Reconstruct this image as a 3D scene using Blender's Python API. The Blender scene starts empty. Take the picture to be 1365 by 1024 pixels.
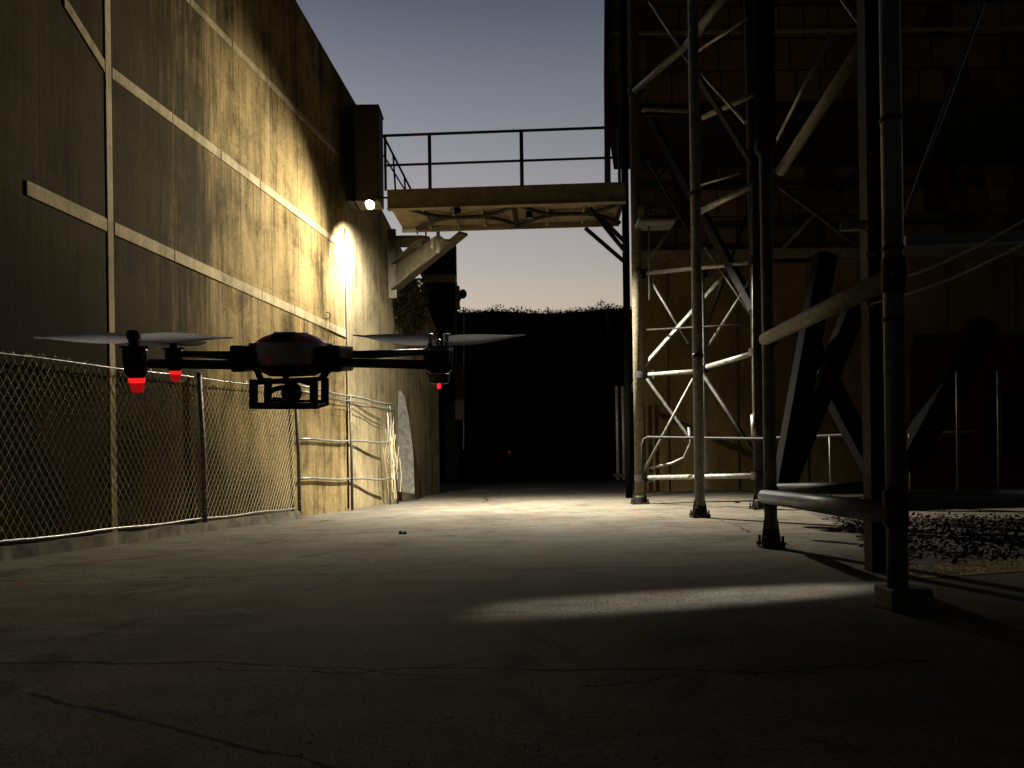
import bpy, bmesh, math, random
from mathutils import Vector, Matrix, noise
random.seed(7)
S = bpy.context.scene
COL = S.collection
R = math.radians
# ------------------------------------------------------------------ camera
F, CX, HY = 1020.0, 682.5, 626.0
A = R(0.8)
CAM = Vector((0, 0, 1.0))
r_ = Vector((math.cos(A), 0, -math.sin(A)))
u_ = Vector((math.sin(A), 0, math.cos(A)))
f_ = Vector((0, 1, 0))
cam = bpy.data.cameras.new('camera'); co = bpy.data.objects.new('camera', cam); COL.objects.link(co)
m = Matrix.Identity(4)
for i in range(3):
    m[i][0] = r_[i]; m[i][1] = u_[i]; m[i][2] = -f_[i]; m[i][3] = CAM[i]
co.matrix_world = m
cam.sensor_width = 36; cam.lens = 36 * F / 1365
cam.shift_y = (HY - 512) / 1365
cam.clip_end = 2000; cam.clip_start = 0.05
S.camera = co

def ray(px, py): return f_ + r_ * ((px - CX) / F) + u_ * ((HY - py) / F)
def P(px, py, Z): return CAM + ray(px, py) * Z
def G(px, py, z=0.0):
    d = ray(px, py); return CAM + d * ((z - CAM.z) / d.z)
def onplane(px, py, p0, n):
    d = ray(px, py); return CAM + d * ((p0 - CAM).dot(n) / d.dot(n))
def V(*a): return Vector(a)

# ------------------------------------------------------------------ materials
def mat(name, col, rough=0.7, metal=0.0, spec=0.5):
    m = bpy.data.materials.new(name); m.use_nodes = True
    b = m.node_tree.nodes['Principled BSDF']
    b.inputs['Base Color'].default_value = (*col, 1); b.inputs['Roughness'].default_value = rough
    b.inputs['Metallic'].default_value = metal; b.inputs['Specular IOR Level'].default_value = spec
    return m
class NT:
    def __init__(s, m): s.t = m.node_tree; s.n = s.t.nodes; s.l = s.t.links; s.b = s.n['Principled BSDF']
    def new(s, t, **k):
        n = s.n.new(t)
        for a, b in k.items(): setattr(n, a, b)
        return n
    def set(s, sock, v):
        if hasattr(v, 'is_linked') or isinstance(v, bpy.types.NodeSocket): s.l.new(v, sock)
        else: sock.default_value = v
    def math(s, op, a, b=0.0, clamp=False):
        n = s.new('ShaderNodeMath', operation=op, use_clamp=clamp); s.set(n.inputs[0], a); s.set(n.inputs[1], b); return n.outputs[0]
    def pos(s): return s.new('ShaderNodeNewGeometry').outputs['Position']
    def mapv(s, vec, scale=(1, 1, 1), rotz=0.0, loc=(0, 0, 0)):
        a = s.new('ShaderNodeVectorRotate', rotation_type='Z_AXIS'); s.l.new(vec, a.inputs['Vector']); a.inputs['Angle'].default_value = rotz
        n = s.new('ShaderNodeMapping'); s.l.new(a.outputs[0], n.inputs['Vector'])
        n.inputs['Scale'].default_value = scale; n.inputs['Location'].default_value = loc
        return n.outputs[0]
    def noise(s, vec, scale=1, detail=4, rough=.6, dist=0.0):
        n = s.new('ShaderNodeTexNoise'); s.l.new(vec, n.inputs['Vector'])
        n.inputs['Scale'].default_value = scale; n.inputs['Detail'].default_value = detail; n.inputs['Roughness'].default_value = rough
        n.inputs['Distortion'].default_value = dist
        return n.outputs['Fac']
    def ramp(s, fac, stops):
        n = s.new('ShaderNodeValToRGB'); s.l.new(fac, n.inputs[0]); e = n.color_ramp.elements
        while len(e) < len(stops): e.new(.5)
        for i, (p, c) in enumerate(stops):
            e[i].position = p; e[i].color = (*c, 1) if len(c) == 3 else c
        return n.outputs[0]
    def mixc(s, fac, a, b, blend='MIX'):
        n = s.new('ShaderNodeMix', data_type='RGBA', blend_type=blend)
        s.set(n.inputs[0], fac); s.set(n.inputs[6], a if not isinstance(a, tuple) else (*a, 1)); s.set(n.inputs[7], b if not isinstance(b, tuple) else (*b, 1)); return n.outputs[2]
    def bump(s, h, strength=.4, dist=.02):
        n = s.new('ShaderNodeBump'); s.l.new(h, n.inputs['Height']); n.inputs['Strength'].default_value = strength; n.inputs['Distance'].default_value = dist
        s.l.new(n.outputs[0], s.b.inputs['Normal'])
def g3(v): return (v, v, v)

def worn(name, col, dark, scale=6, rough=.6, metal=0.0, bump=.3, stretch=(1, 1, 1), lo=.35, hi=.65, rvar=.0):
    m = mat(name, col, rough, metal); n = NT(m)
    v = n.mapv(n.pos(), stretch)
    a = n.noise(v, scale, 6, .65)
    c = n.ramp(a, [(lo, dark), (hi, col)])
    fine = n.noise(n.pos(), scale * 9, 3, .6)
    c = n.mixc(.5, c, n.ramp(fine, [(.3, g3(.55)), (.7, g3(1.0))]), 'MULTIPLY')
    n.l.new(c, n.b.inputs['Base Color'])
    n.bump(n.math('ADD', n.math('MULTIPLY', a, 1.0), n.math('MULTIPLY', fine, .3)), bump, .015)
    if rvar:
        n.l.new(n.math('ADD', n.math('MULTIPLY', a, rvar), rough - rvar / 2), n.b.inputs['Roughness'])
    return m

WSL = 0.18                                    # run of the alley wall
WANG = math.atan2(WSL, 1.0)
def wall_mat(name, base, streak_dark, joints=True, origin=0.0, ang=WANG):
    m = mat(name, base, .92, 0, .04); n = NT(m)
    v = n.mapv(n.pos(), (1, 1, 1), ang)       # y runs along the wall
    st1 = n.noise(n.mapv(v, (1, 2.6, .22)), 1.1, 7, .72, .3)
    st2 = n.noise(n.mapv(v, (1, 11.0, .5)), 1.6, 5, .65)
    cl = n.noise(v, .9, 7, .68, .5)
    fine = n.noise(v, 16, 5, .7)
    fac = n.math('ADD', n.math('MULTIPLY', st1, .55), n.math('ADD', n.math('MULTIPLY', st2, .14), n.math('MULTIPLY', cl, .56)))
    c = n.ramp(fac, [(.5, streak_dark), (.64, tuple(x * .8 for x in base)), (.82, tuple(min(1, x * 1.15) for x in base))])
    c = n.mixc(.55, c, n.ramp(fine, [(.28, g3(.4)), (.62, g3(1.0))]), 'MULTIPLY')
    h = n.math('ADD', n.math('MULTIPLY', fine, .5), n.math('MULTIPLY', st2, .4))
    if joints:
        sep = n.new('ShaderNodeSeparateXYZ'); n.l.new(v, sep.inputs[0])
        wob = n.math('MULTIPLY', n.noise(v, 6, 2), .02)
        fr = n.math('PINGPONG', n.math('ADD', n.math('ADD', sep.outputs[1], wob), origin), .62)
        j = n.math('LESS_THAN', fr, .010)
        fz = n.math('PINGPONG', n.math('ADD', sep.outputs[2], wob), 1.21)
        jz = n.math('MULTIPLY', n.math('LESS_THAN', fz, .006), .5)
        jj = n.math('MAXIMUM', j, jz)
        c = n.mixc(n.math('MULTIPLY', jj, .6), c, (.02, .017, .012))
        # each cast panel weathered a little differently
        w = n.new('ShaderNodeTexWhiteNoise', noise_dimensions='1D')
        n.l.new(n.math('FLOOR', n.math('DIVIDE', n.math('ADD', sep.outputs[1], origin), 1.24)), w.inputs['W'])
        c = n.mixc(.7, c, n.ramp(w.outputs[0], [(0, g3(.62)), (1, g3(1.0))]), 'MULTIPLY')
        h = n.math('SUBTRACT', h, jj)
    if joints:      # dark streaky stains; lamp falloff towards the left is painted in with them
        sp = n.new('ShaderNodeSeparateXYZ'); n.l.new(v, sp.inputs[0])
        left_dim = n.new('ShaderNodeMapRange'); n.l.new(sp.outputs[1], left_dim.inputs[0])
        left_dim.inputs[1].default_value = 8.5; left_dim.inputs[2].default_value = 15; left_dim.inputs[3].default_value = .46; left_dim.inputs[4].default_value = -.12
        so = n.math('ADD', n.math('ADD', n.math('MULTIPLY', n.noise(n.mapv(v, (1, 1.7, .3)), .8, 7, .7, .4), .6), n.math('MULTIPLY', st2, .4)), left_dim.outputs[0])
        c = n.mixc(n.ramp(so, [(.48, g3(0)), (.70, g3(.9))]), c, (.022, .016, .009))
        drip = n.noise(n.mapv(v, (1, 7.0, .12)), 1.7, 5, .7)
        runs = None
        for zb_ in (6.75, 4.5, 8.8):
            dd = n.math('SUBTRACT', zb_, sp.outputs[2])
            mr = n.new('ShaderNodeMapRange'); n.l.new(dd, mr.inputs[0]); mr.inputs[1].default_value = 0; mr.inputs[2].default_value = 1.5; mr.inputs[3].default_value = 1; mr.inputs[4].default_value = 0
            k = n.math('MULTIPLY', n.math('GREATER_THAN', dd, 0), mr.outputs[0]); runs = k if runs is None else n.math('MAXIMUM', runs, k)
        rm_ = n.math('MULTIPLY', runs, n.ramp(drip, [(.48, g3(0)), (.66, g3(.75))]))
        c = n.mixc(rm_, c, (.035, .024, .012))
        foot = n.math('ADD', sp.outputs[2], n.math('MULTIPLY', n.math('SUBTRACT', sp.outputs[1], 12.6), .55))  # fence's shade on the lower wall behind it, put into the colour
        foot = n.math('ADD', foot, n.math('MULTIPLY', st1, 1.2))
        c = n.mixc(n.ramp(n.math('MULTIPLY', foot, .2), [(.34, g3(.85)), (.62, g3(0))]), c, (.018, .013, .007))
        # form-tie holes of the casting
        hy = n.math('PINGPONG', n.math('ADD', sp.outputs[1], .31), .62); hz_ = n.math('PINGPONG', n.math('ADD', sp.outputs[2], .5), .605)
        hc = n.new('ShaderNodeCombineXYZ'); n.l.new(n.math('SUBTRACT', hy, .31), hc.inputs[0]); n.l.new(n.math('SUBTRACT', hz_, .3), hc.inputs[1])
        ln = n.new('ShaderNodeVectorMath', operation='LENGTH'); n.l.new(hc.outputs[0], ln.inputs[0])
        hole = n.math('LESS_THAN', ln.outputs['Value'], .017)
        c = n.mixc(n.math('MULTIPLY', hole, .8), c, (.02, .016, .01)); h = n.math('SUBTRACT', h, hole)
    n.l.new(c, n.b.inputs['Base Color']); n.bump(h, .55, .012)
    return m

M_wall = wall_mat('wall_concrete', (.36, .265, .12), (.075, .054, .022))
M_wall2 = wall_mat('boundary_concrete', (.37, .30, .17), (.13, .10, .05), joints=False, ang=math.atan2(.08, 1))
M_band = wall_mat('band_concrete', (.46, .38, .235), (.2, .16, .09), joints=False)
M_rear = worn('rear_wall_concrete', (.21, .145, .055), (.10, .068, .026), .8, .9, stretch=(1, 1, .35))
M_slab = worn('slab_concrete', (.15, .142, .12), (.075, .07, .06), 7, .9)
M_kerb = worn('kerb_concrete', (.13, .105, .06), (.03, .025, .016), 2.5, .9)
M_steel = worn('tower_steel', (.17, .165, .145), (.06, .056, .046), 8, .5, .2, .3, rvar=.2)
M_galv = worn('galvanised_steel', (.36, .35, .32), (.17, .16, .14), 10, .38, .5, .15, rvar=.15)
M_rough = worn('crusted_steel', (.16, .135, .08), (.04, .033, .02), 16, .9, 0, 1.0)
M_dark = worn('dark_steel', (.035, .033, .03), (.012, .011, .01), 9, .55, .2)
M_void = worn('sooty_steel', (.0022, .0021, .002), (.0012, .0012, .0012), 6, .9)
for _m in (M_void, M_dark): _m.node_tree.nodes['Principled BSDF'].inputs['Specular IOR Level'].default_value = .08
M_cool = worn('grey_paint', (.16, .175, .19), (.085, .09, .10), 7, .42, .1, .2)
M_tan = worn('tan_paint', (.20, .15, .075), (.09, .065, .03), 5, .6)
M_girder = worn('girder_paint', (.20, .165, .085), (.10, .08, .04), 4, .6)
M_brk = worn('bracket_paint', (.075, .058, .026), (.035, .026, .012), 6, .75)
M_pipe = worn('tan_pipe', (.33, .30, .20), (.18, .16, .10), 14, .6)
M_wire = mat('fence_wire', (.78, .68, .42), .5, .0)
M_post = worn('fence_post_steel', (.16, .14, .10), (.06, .05, .035), 14, .6, .3)
M_blackp = mat('black_plastic', (.008, .008, .009), .38, 0, .5)
M_gloss = mat('gloss_black_shell', (.010, .010, .012), .16, 0, .6)
M_shell = mat('dark_satin_shell', (.45, .46, .49), .28, .95)
M_chrome = mat('polished_metal', (.55, .55, .55), .18, 1.0)
M_dome = mat('dark_red_canopy', (.55, .03, .035), .3, 0, .5)
M_black = worn('black_sheet', (.004, .0037, .0034), (.002, .002, .002), 4, .9)
M_black.node_tree.nodes['Principled BSDF'].inputs['Specular IOR Level'].default_value = .05
M_redp = worn('red_paint', (.035, .004, .004), (.015, .002, .002), 6, .8)

def emis(name, col, strength, base=(.02, .02, .02)):
    m = mat(name, base, .4); b = m.node_tree.nodes['Principled BSDF']
    b.inputs['Emission Color'].default_value = (*col, 1); b.inputs['Emission Strength'].default_value = strength
    return m
M_lens = emis('lamp_lens', (.92, 1.0, .97), 40)
M_led = emis('red_led', (1, .012, .02), 2.2)
M_ledsoft = emis('red_lamp_cover', (1, .010, .013), .30, (.6, .012, .012))
M_ledhot = emis('red_lamp_ring', (1, .02, .02), .9, (.4, .01, .01))
M_far = emis('far_red_lamp', (1, .03, .02), .10)

# blades: thin milky plastic, lets light through
M_blade = mat('milky_blade', (.75, .76, .8), .35)
_n = NT(M_blade); _tr = _n.new('ShaderNodeBsdfTranslucent'); _tr.inputs[0].default_value = (.97, .97, 1, 1)
_mx = _n.new('ShaderNodeMixShader'); _mx.inputs[0].default_value = .88
_n.l.new(_n.b.outputs[0], _mx.inputs[1]); _n.l.new(_tr.outputs[0], _mx.inputs[2]); _n.l.new(_mx.outputs[0], _n.n['Material Output'].inputs[0])

# ground: worn concrete with long cracks
def ground_mat():
    m = mat('yard_concrete', (.24, .22, .17), .8, 0, .06); n = NT(m); p = n.pos()
    big = n.noise(p, .35, 5, .6, .4); mid = n.noise(p, 2.2, 6, .65); fine = n.noise(p, 34, 4, .7); grit = n.noise(p, 120, 2, .6)
    lay = n.noise(n.mapv(p, (.25, 1.6, 1), -.1), 1.5, 5, .65)
    fac = n.math('ADD', n.math('MULTIPLY', big, .4), n.math('ADD', n.math('MULTIPLY', mid, .35), n.math('MULTIPLY', lay, .25)))
    c = n.ramp(fac, [(.36, (.06, .054, .04)), (.5, (.125, .113, .088)), (.66, (.20, .183, .145))])
    c = n.mixc(.8, c, n.ramp(fine, [(.34, g3(.35)), (.6, g3(1.08))]), 'MULTIPLY')
    c = n.mixc(.75, c, n.ramp(grit, [(.36, g3(.3)), (.52, g3(1.0))]), 'MULTIPLY')
    vo = n.noise(n.mapv(p, (1, .8, 1), .4), 1.1, 8, .75, .8)
    c = n.mixc(n.ramp(vo, [(.54, g3(0)), (.62, g3(.75))]), c, (.035, .031, .025))
    pit = n.new('ShaderNodeTexVoronoi'); n.l.new(p, pit.inputs['Vector']); pit.inputs['Scale'].default_value = 9; pit.inputs['Randomness'].default_value = 1
    c = n.mixc(n.ramp(pit.outputs['Distance'], [(.05, g3(.85)), (.11, g3(0))]), c, (.02, .018, .015))
    rb = n.noise(p, .9, 3, .6)
    c = n.mixc(n.ramp(rb, [(.52, g3(0)), (.72, g3(.5))]), c, (.12, .06, .03))
    cracks = None
    sep = n.new('ShaderNodeSeparateXYZ'); n.l.new(p, sep.inputs[0])
    def crack(a, b, amp, w, seed, sc=1.2):
        nonlocal cracks
        d = (b - a); L = d.length; d /= L; nx, ny = -d.y, d.x
        off = n.math('MULTIPLY', n.math('SUBTRACT', n.noise(n.mapv(p, (1, 1, 1), 0, (seed, seed * .7, 0)), sc, 7, .62), .5), amp)
        s = n.math('ADD', n.math('MULTIPLY', sep.outputs[0], nx), n.math('MULTIPLY', sep.outputs[1], ny))
        s = n.math('ABSOLUTE', n.math('ADD', n.math('SUBTRACT', s, a.x * nx + a.y * ny), off))
        t = n.math('ADD', n.math('MULTIPLY', sep.outputs[0], d.x), n.math('MULTIPLY', sep.outputs[1], d.y))
        t = n.math('SUBTRACT', t, a.x * d.x + a.y * d.y)
        inside = n.math('MULTIPLY', n.math('GREATER_THAN', t, 0), n.math('LESS_THAN', t, L))
        ww = n.math('MULTIPLY', n.math('SUBTRACT', n.noise(p, 3.1, 4, .7), .18), w * 5.2)
        k = n.math('MULTIPLY', n.math('LESS_THAN', s, ww), inside)
        cracks = k if cracks is None else n.math('MAXIMUM', cracks, k)
    crack(G(-60, 882), G(1100, 897), .35, .010, 3.0)
    crack(G(290, 890), G(640, 905), .5, .006, 11.0, 2.0)
    crack(G(40, 925), G(470, 1030), .25, .008, 5.0)
    crack(G(-40, 776), G(1050, 752), .7, .011, 8.0)
    crack(G(380, 715), G(760, 700), 1.2, .012, 2.0)
    crack(G(560, 822), G(700, 816), .3, .005, 9.0)
    crack(G(950, 690), G(1140, 760), .5, .010, 6.0)
    crack(G(770, 915), G(1250, 880), .5, .006, 4.0, 2.2)
    crack(G(640, 670), G(690, 640), 1.5, .02, 7.0, .4)
    c = n.mixc(n.math('MULTIPLY', cracks, .92), c, (.012, .010, .008))
    n.l.new(c, n.b.inputs['Base Color'])
    h = n.math('ADD', n.math('MULTIPLY', mid, .45), n.math('ADD', n.math('MULTIPLY', fine, .30), n.math('MULTIPLY', lay, .3)))
    h = n.math('ADD', h, n.math('MULTIPLY', grit, .10))
    h = n.math('SUBTRACT', h, n.math('MULTIPLY', cracks, .5))
    n.bump(h, .85, .03)
    n.l.new(n.math('ADD', n.math('MULTIPLY', mid, .2), .8), n.b.inputs['Roughness'])
    return m
M_ground = ground_mat()
def tile_mat():
    m = mat('facade_panels', (.1, .07, .035), .9, 0, .1); n = NT(m); p = n.pos()
    sep = n.new('ShaderNodeSeparateXYZ'); n.l.new(p, sep.inputs[0])
    cb = n.new('ShaderNodeCombineXYZ'); n.l.new(sep.outputs[0], cb.inputs[0]); n.l.new(sep.outputs[2], cb.inputs[1])
    br = n.new('ShaderNodeTexBrick'); n.l.new(cb.outputs[0], br.inputs['Vector'])
    br.inputs['Color1'].default_value = (.17, .105, .042, 1); br.inputs['Color2'].default_value = (.035, .022, .010, 1); br.inputs['Mortar'].default_value = (.01, .008, .006, 1)
    br.inputs['Scale'].default_value = 1; br.inputs['Brick Width'].default_value = 1.25; br.inputs['Row Height'].default_value = 1.15; br.inputs['Mortar Size'].default_value = .03; br.offset = .35; br.offset_frequency = 3; br.squash = .7; br.squash_frequency = 2
    c = n.mixc(.7, br.outputs['Color'], n.ramp(n.noise(p, 2.5, 5), [(.3, g3(.35)), (.7, g3(1))]), 'MULTIPLY')
    n.l.new(c, n.b.inputs['Base Color']); n.bump(br.outputs['Fac'], -.4, .03)
    return m
M_tile = tile_mat()
def brick_mat():
    m = mat('red_brick', (.1, .05, .03), .95, 0, .05); n = NT(m); p = n.pos()
    sep = n.new('ShaderNodeSeparateXYZ'); n.l.new(p, sep.inputs[0])
    cb = n.new('ShaderNodeCombineXYZ'); n.l.new(sep.outputs[0], cb.inputs[0]); n.l.new(sep.outputs[2], cb.inputs[1])
    br = n.new('ShaderNodeTexBrick'); n.l.new(cb.outputs[0], br.inputs['Vector'])
    br.inputs['Color1'].default_value = (.04, .013, .008, 1); br.inputs['Color2'].default_value = (.02, .009, .006, 1); br.inputs['Mortar'].default_value = (.014, .011, .009, 1)
    br.inputs['Scale'].default_value = 1; br.inputs['Brick Width'].default_value = .42; br.inputs['Row Height'].default_value = .16; br.inputs['Mortar Size'].default_value = .012
    n.l.new(br.outputs['Color'], n.b.inputs['Base Color']); n.bump(br.outputs['Fac'], -.5, .02)
    return m
M_brick = brick_mat()
M_hill = worn('hill_soil', (.022, .018, .012), (.010, .008, .006), .3, .95)
M_leafdark = worn('dark_foliage', (.03, .034, .018), (.016, .018, .010), 3, .8)
M_ivy = worn('ivy_leaf', (.10, .10, .045), (.04, .045, .02), 8, .6)
M_litter = worn('dead_leaf', (.032, .016, .008), (.009, .006, .004), 9, .55)
M_chain = worn('chain_steel', (.55, .54, .5), (.3, .29, .27), 20, .4, .4)
for _m in (M_litter, M_rear, M_slab, M_ivy, M_leafdark, M_hill): _m.node_tree.nodes['Principled BSDF'].inputs['Specular IOR Level'].default_value = .04
M_soil = worn('dark_soil', (.03, .022, .015), (.012, .009, .007), 5, .95)
M_grass = worn('dry_grass', (.28, .20, .06), (.13, .09, .03), 6, .9)

# ------------------------------------------------------------------ mesh builder (world coordinates)
class MB:
    def __init__(s): s.v = []; s.f = []; s.sm = []
    def add(s, vs, fs, smooth=False):
        o = len(s.v); s.v += [Vector(x) for x in vs]; s.f += [tuple(i + o for i in f) for f in fs]; s.sm += [smooth] * len(fs); return s
    def hexa(s, a, b):      # two quads (same winding) joined into a solid
        return s.add(list(a) + list(b), [(0, 1, 2, 3), (7, 6, 5, 4), (0, 4, 5, 1), (1, 5, 6, 2), (2, 6, 7, 3), (3, 7, 4, 0)])
    def box(s, c, size, ax=None):
        c = Vector(c); X, Y, Z = ax if ax else (V(1, 0, 0), V(0, 1, 0), V(0, 0, 1)); x, y, z = X * size[0] / 2, Y * size[1] / 2, Z * size[2] / 2
        return s.hexa([c - x - y - z, c + x - y - z, c + x + y - z, c - x + y - z], [c - x - y + z, c + x - y + z, c + x + y + z, c - x + y + z])
    def bar(s, p, q, w, h, up=V(0, 0, 1)):
        p = Vector(p); q = Vector(q); d = (q - p).normalized(); a = d.cross(up)
        if a.length < 1e-4: a = d.cross(V(1, 0, 0))
        a.normalize(); b = a.cross(d).normalized()
        return s.box((p + q) / 2, ((q - p).length, w, h), (d, a, b))
    def tube(s, pts, r, n=12, cap=True):
        pts = [Vector(p) for p in pts]; rs = r if isinstance(r, (list, tuple)) else [r] * len(pts)
        ref = None; rings = []
        for i, p in enumerate(pts):
            d = (pts[min(i + 1, len(pts) - 1)] - pts[max(i - 1, 0)]).normalized()
            if ref is None: ref = d.cross(V(0, 0, 1)); ref = d.cross(V(1, 0, 0)) if ref.length < .05 else ref
            a = (ref - d * ref.dot(d)).normalized(); ref = a; b = d.cross(a)
            rings.append([p + (a * math.cos(t) + b * math.sin(t)) * rs[i] for t in [2 * math.pi * k / n for k in range(n)]])
        o = len(s.v)
        for rg in rings: s.v += rg
        for i in range(len(pts) - 1):
            for k in range(n):
                s.f.append((o + i * n + k, o + i * n + (k + 1) % n, o + (i + 1) * n + (k + 1) % n, o + (i + 1) * n + k)); s.sm.append(n > 4)
        if cap:
            s.f.append(tuple(o + k for k in reversed(range(n)))); s.f.append(tuple(o + (len(pts) - 1) * n + k for k in range(n))); s.sm += [False, False]
        return s
    def lathe(s, base, axis, prof, n=32, hard=True):
        axis = Vector(axis).normalized(); base = Vector(base)
        a = axis.cross(V(0, 0, 1)); a = axis.cross(V(0, 1, 0)) if a.length < .3 else a; a.normalize(); b = axis.cross(a)
        segs = [prof[i:i + 2] for i in range(len(prof) - 1)] if hard else [prof]
        for sg in segs:
            o = len(s.v)
            for (rr, h) in sg:
                rr = max(rr, 1e-5)
                s.v += [base + axis * h + (a * math.cos(2 * math.pi * k / n) + b * math.sin(2 * math.pi * k / n)) * rr for k in range(n)]
            for i in range(len(sg) - 1):
                for k in range(n):
                    s.f.append((o + i * n + k, o + i * n + (k + 1) % n, o + (i + 1) * n + (k + 1) % n, o + (i + 1) * n + k)); s.sm.append(True)
        return s
    def ball(s, c, r, n=10, sc=(1, 1, 1)):
        c = Vector(c); o = len(s.v); k = n // 2
        for i in range(k + 1):
            t = math.pi * i / k
            for j in range(n):
                f = 2 * math.pi * j / n; s.v.append(c + V(r * sc[0] * math.sin(t) * math.cos(f), r * sc[1] * math.sin(t) * math.sin(f), r * sc[2] * math.cos(t)))
        for i in range(k):
            for j in range(n): s.f.append((o + i * n + j, o + (i + 1) * n + j, o + (i + 1) * n + (j + 1) % n, o + i * n + (j + 1) % n)); s.sm.append(True)
        return s
    def build(s, name, material, parent=None, bevel=0.0, recalc=True):
        me = bpy.data.meshes.new(name)
        inv = parent_world(parent).inverted() if parent else Matrix.Identity(4)
        me.from_pydata([inv @ v for v in s.v], [], s.f)
        me.polygons.foreach_set('use_smooth', s.sm)
        me.materials.append(material)
        if recalc:
            bm = bmesh.new(); bm.from_mesh(me)
            bmesh.ops.remove_doubles(bm, verts=bm.verts, dist=1e-6) if False else None
            bmesh.ops.recalc_face_normals(bm, faces=bm.faces); bm.to_mesh(me); bm.free()
        me.update()
        o = bpy.data.objects.new(name, me); COL.objects.link(o)
        if parent: o.parent = parent
        if bevel:
            b = o.modifiers.new('edge', 'BEVEL'); b.width = bevel; b.segments = 2; b.limit_method = 'ANGLE'; b.angle_limit = R(40)
        return o
def parent_world(p):
    mw = p.matrix_basis.copy()
    while p.parent: p = p.parent; mw = p.matrix_basis @ mw
    return mw
def tag(o, label=None, cat=None, group=None, kind=None):
    if label: o['label'] = label
    if cat: o['category'] = cat
    if group: o['group'] = group
    if kind: o['kind'] = kind
    return o
def thing(name, loc, label, cat, group=None, rot=None):
    o = bpy.data.objects.new(name, None); COL.objects.link(o); o.empty_display_size = .1
    if rot is not None: o.matrix_basis = Matrix.Translation(Vector(loc)) @ rot
    else: o.location = loc
    return tag(o, label, cat, group)
def copy_tree(o, parent=None):
    c = o.copy(); COL.objects.link(c); c.parent = parent
    for ch in list(o.children): copy_tree(ch, c)
    return c

# ------------------------------------------------------------------ ground, hill
def grid(name, x0, x1, y0, y1, nx, ny, zf, material, kind):
    b = MB(); vs = []; fs = []
    for j in range(ny + 1):
        for i in range(nx + 1):
            x = x0 + (x1 - x0) * i / nx; y = y0 + (y1 - y0) * j / ny; vs.append(V(x, y, zf(x, y)))
    for j in range(ny):
        for i in range(nx): k = j * (nx + 1) + i; fs.append((k, k + 1, k + nx + 2, k + nx + 1))
    b.add(vs, fs, True); o = b.build(name, material, recalc=False); tag(o, kind=kind); return o
g = grid('ground', -600, 600, -300, 900, 4, 4, lambda x, y: 0, M_ground, 'structure')
def hz(x, y):
    t = min(1, max(0, (y - 58) / 26)); t = t * t * (3 - 2 * t)
    n1 = noise.noise(V(x * .05, y * .05, 0)) * 1.2 + noise.noise(V(x * .25, y * .25, 3)) * .35
    return -.3 + t * (18.5 + n1)
hill = grid('hill', -140, 160, 56, 150, 150, 48, hz, M_hill, 'structure')
b = MB()
for i in range(9000):
    x = random.uniform(-12, 24); y = 80 + random.uniform(-3, 5)
    cl = noise.noise(V(x * .45, 0, 5)) + .6 * noise.noise(V(x * 1.6, 2, 1))
    h = random.random() ** 2.0 * (.4 + max(0, cl) * .9)
    c = V(x, y, hz(x, y) + h); s = random.uniform(.05, .16)
    a = V(random.gauss(0, 1), random.gauss(0, 1), random.gauss(0, 1)).normalized(); e = a.cross(V(random.gauss(0, 1), random.gauss(0, 1), 1)).normalized()
    b.add([c - a * s, c + e * s * .5, c + a * s, c - e * s * .5], [(0, 1, 2, 3)])
for i in range(90):
    x = random.uniform(-12, 24); y = 80 + random.uniform(-3, 4); z = hz(x, y) - .1
    b.tube([V(x, y, z), V(x + random.gauss(0, .15), y, z + random.uniform(.3, 1.0))], [.025, .008], 3)
tag(b.build('brush', M_leafdark, recalc=False), 'dark low scrub fringing the top of the hill', 'scrub', kind='stuff')

# ------------------------------------------------------------------ left wall
D = V(WSL, 1, 0).normalized(); N = V(D.y, -D.x, 0)              # N points into the yard
W0 = V(-7.76 - .075, 0, 0)
def wp(y, z, off=0.0): p = W0 + V(WSL * y, y, 0); return V(p.x, p.y, z) + N * off
def wpix(px, py): return onplane(px, py, W0, N)
ys = wpix(462, 500).y
_ta, _tb = wpix(394, 0), wpix(474, 138)
ztop = lambda y: _ta.z + (_tb.z - _ta.z) * (y - _ta.y) / (_tb.y - _ta.y)
cw = thing('concrete_wall', wp(10, 0), 'tall stained tan concrete wall with pale bands behind the wire fence', 'wall')
b = MB(); yw = [2.0, wpix(143, 300).y, ys + .55]
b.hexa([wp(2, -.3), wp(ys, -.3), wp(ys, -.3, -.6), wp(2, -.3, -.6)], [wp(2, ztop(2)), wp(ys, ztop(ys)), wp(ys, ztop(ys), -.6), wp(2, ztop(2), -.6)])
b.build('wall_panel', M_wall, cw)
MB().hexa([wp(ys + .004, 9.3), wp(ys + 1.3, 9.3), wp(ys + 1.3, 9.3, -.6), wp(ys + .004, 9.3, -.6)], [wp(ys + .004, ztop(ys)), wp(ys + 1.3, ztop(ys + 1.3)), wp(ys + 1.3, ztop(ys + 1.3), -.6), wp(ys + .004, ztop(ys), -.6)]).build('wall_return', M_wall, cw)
yv = wpix(145, 200).y
def band(y0, z0, y1, z1, h, off=.02):
    b = MB(); n = max(1, int((y1 - y0) / 1.3))
    for i in range(n):
        ya = y0 + (y1 - y0) * i / n + .006; yb = y0 + (y1 - y0) * (i + 1) / n - .006
        za = z0 + (z1 - z0) * i / n; zb = z0 + (z1 - z0) * (i + 1) / n; e = off + random.uniform(-.004, .004)
        b.hexa([wp(ya, za - h / 2, .001), wp(yb, zb - h / 2, .001), wp(yb, zb - h / 2, e), wp(ya, za - h / 2, e)], [wp(ya, za + h / 2, .001), wp(yb, zb + h / 2, .001), wp(yb, zb + h / 2, e), wp(ya, za + h / 2, e)])
    return b.build('trim_band', M_band, cw, .006)
z1 = wpix(148, 97).z; z2 = wpix(148, 303).z; z3 = wpix(300, 48).z
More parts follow.
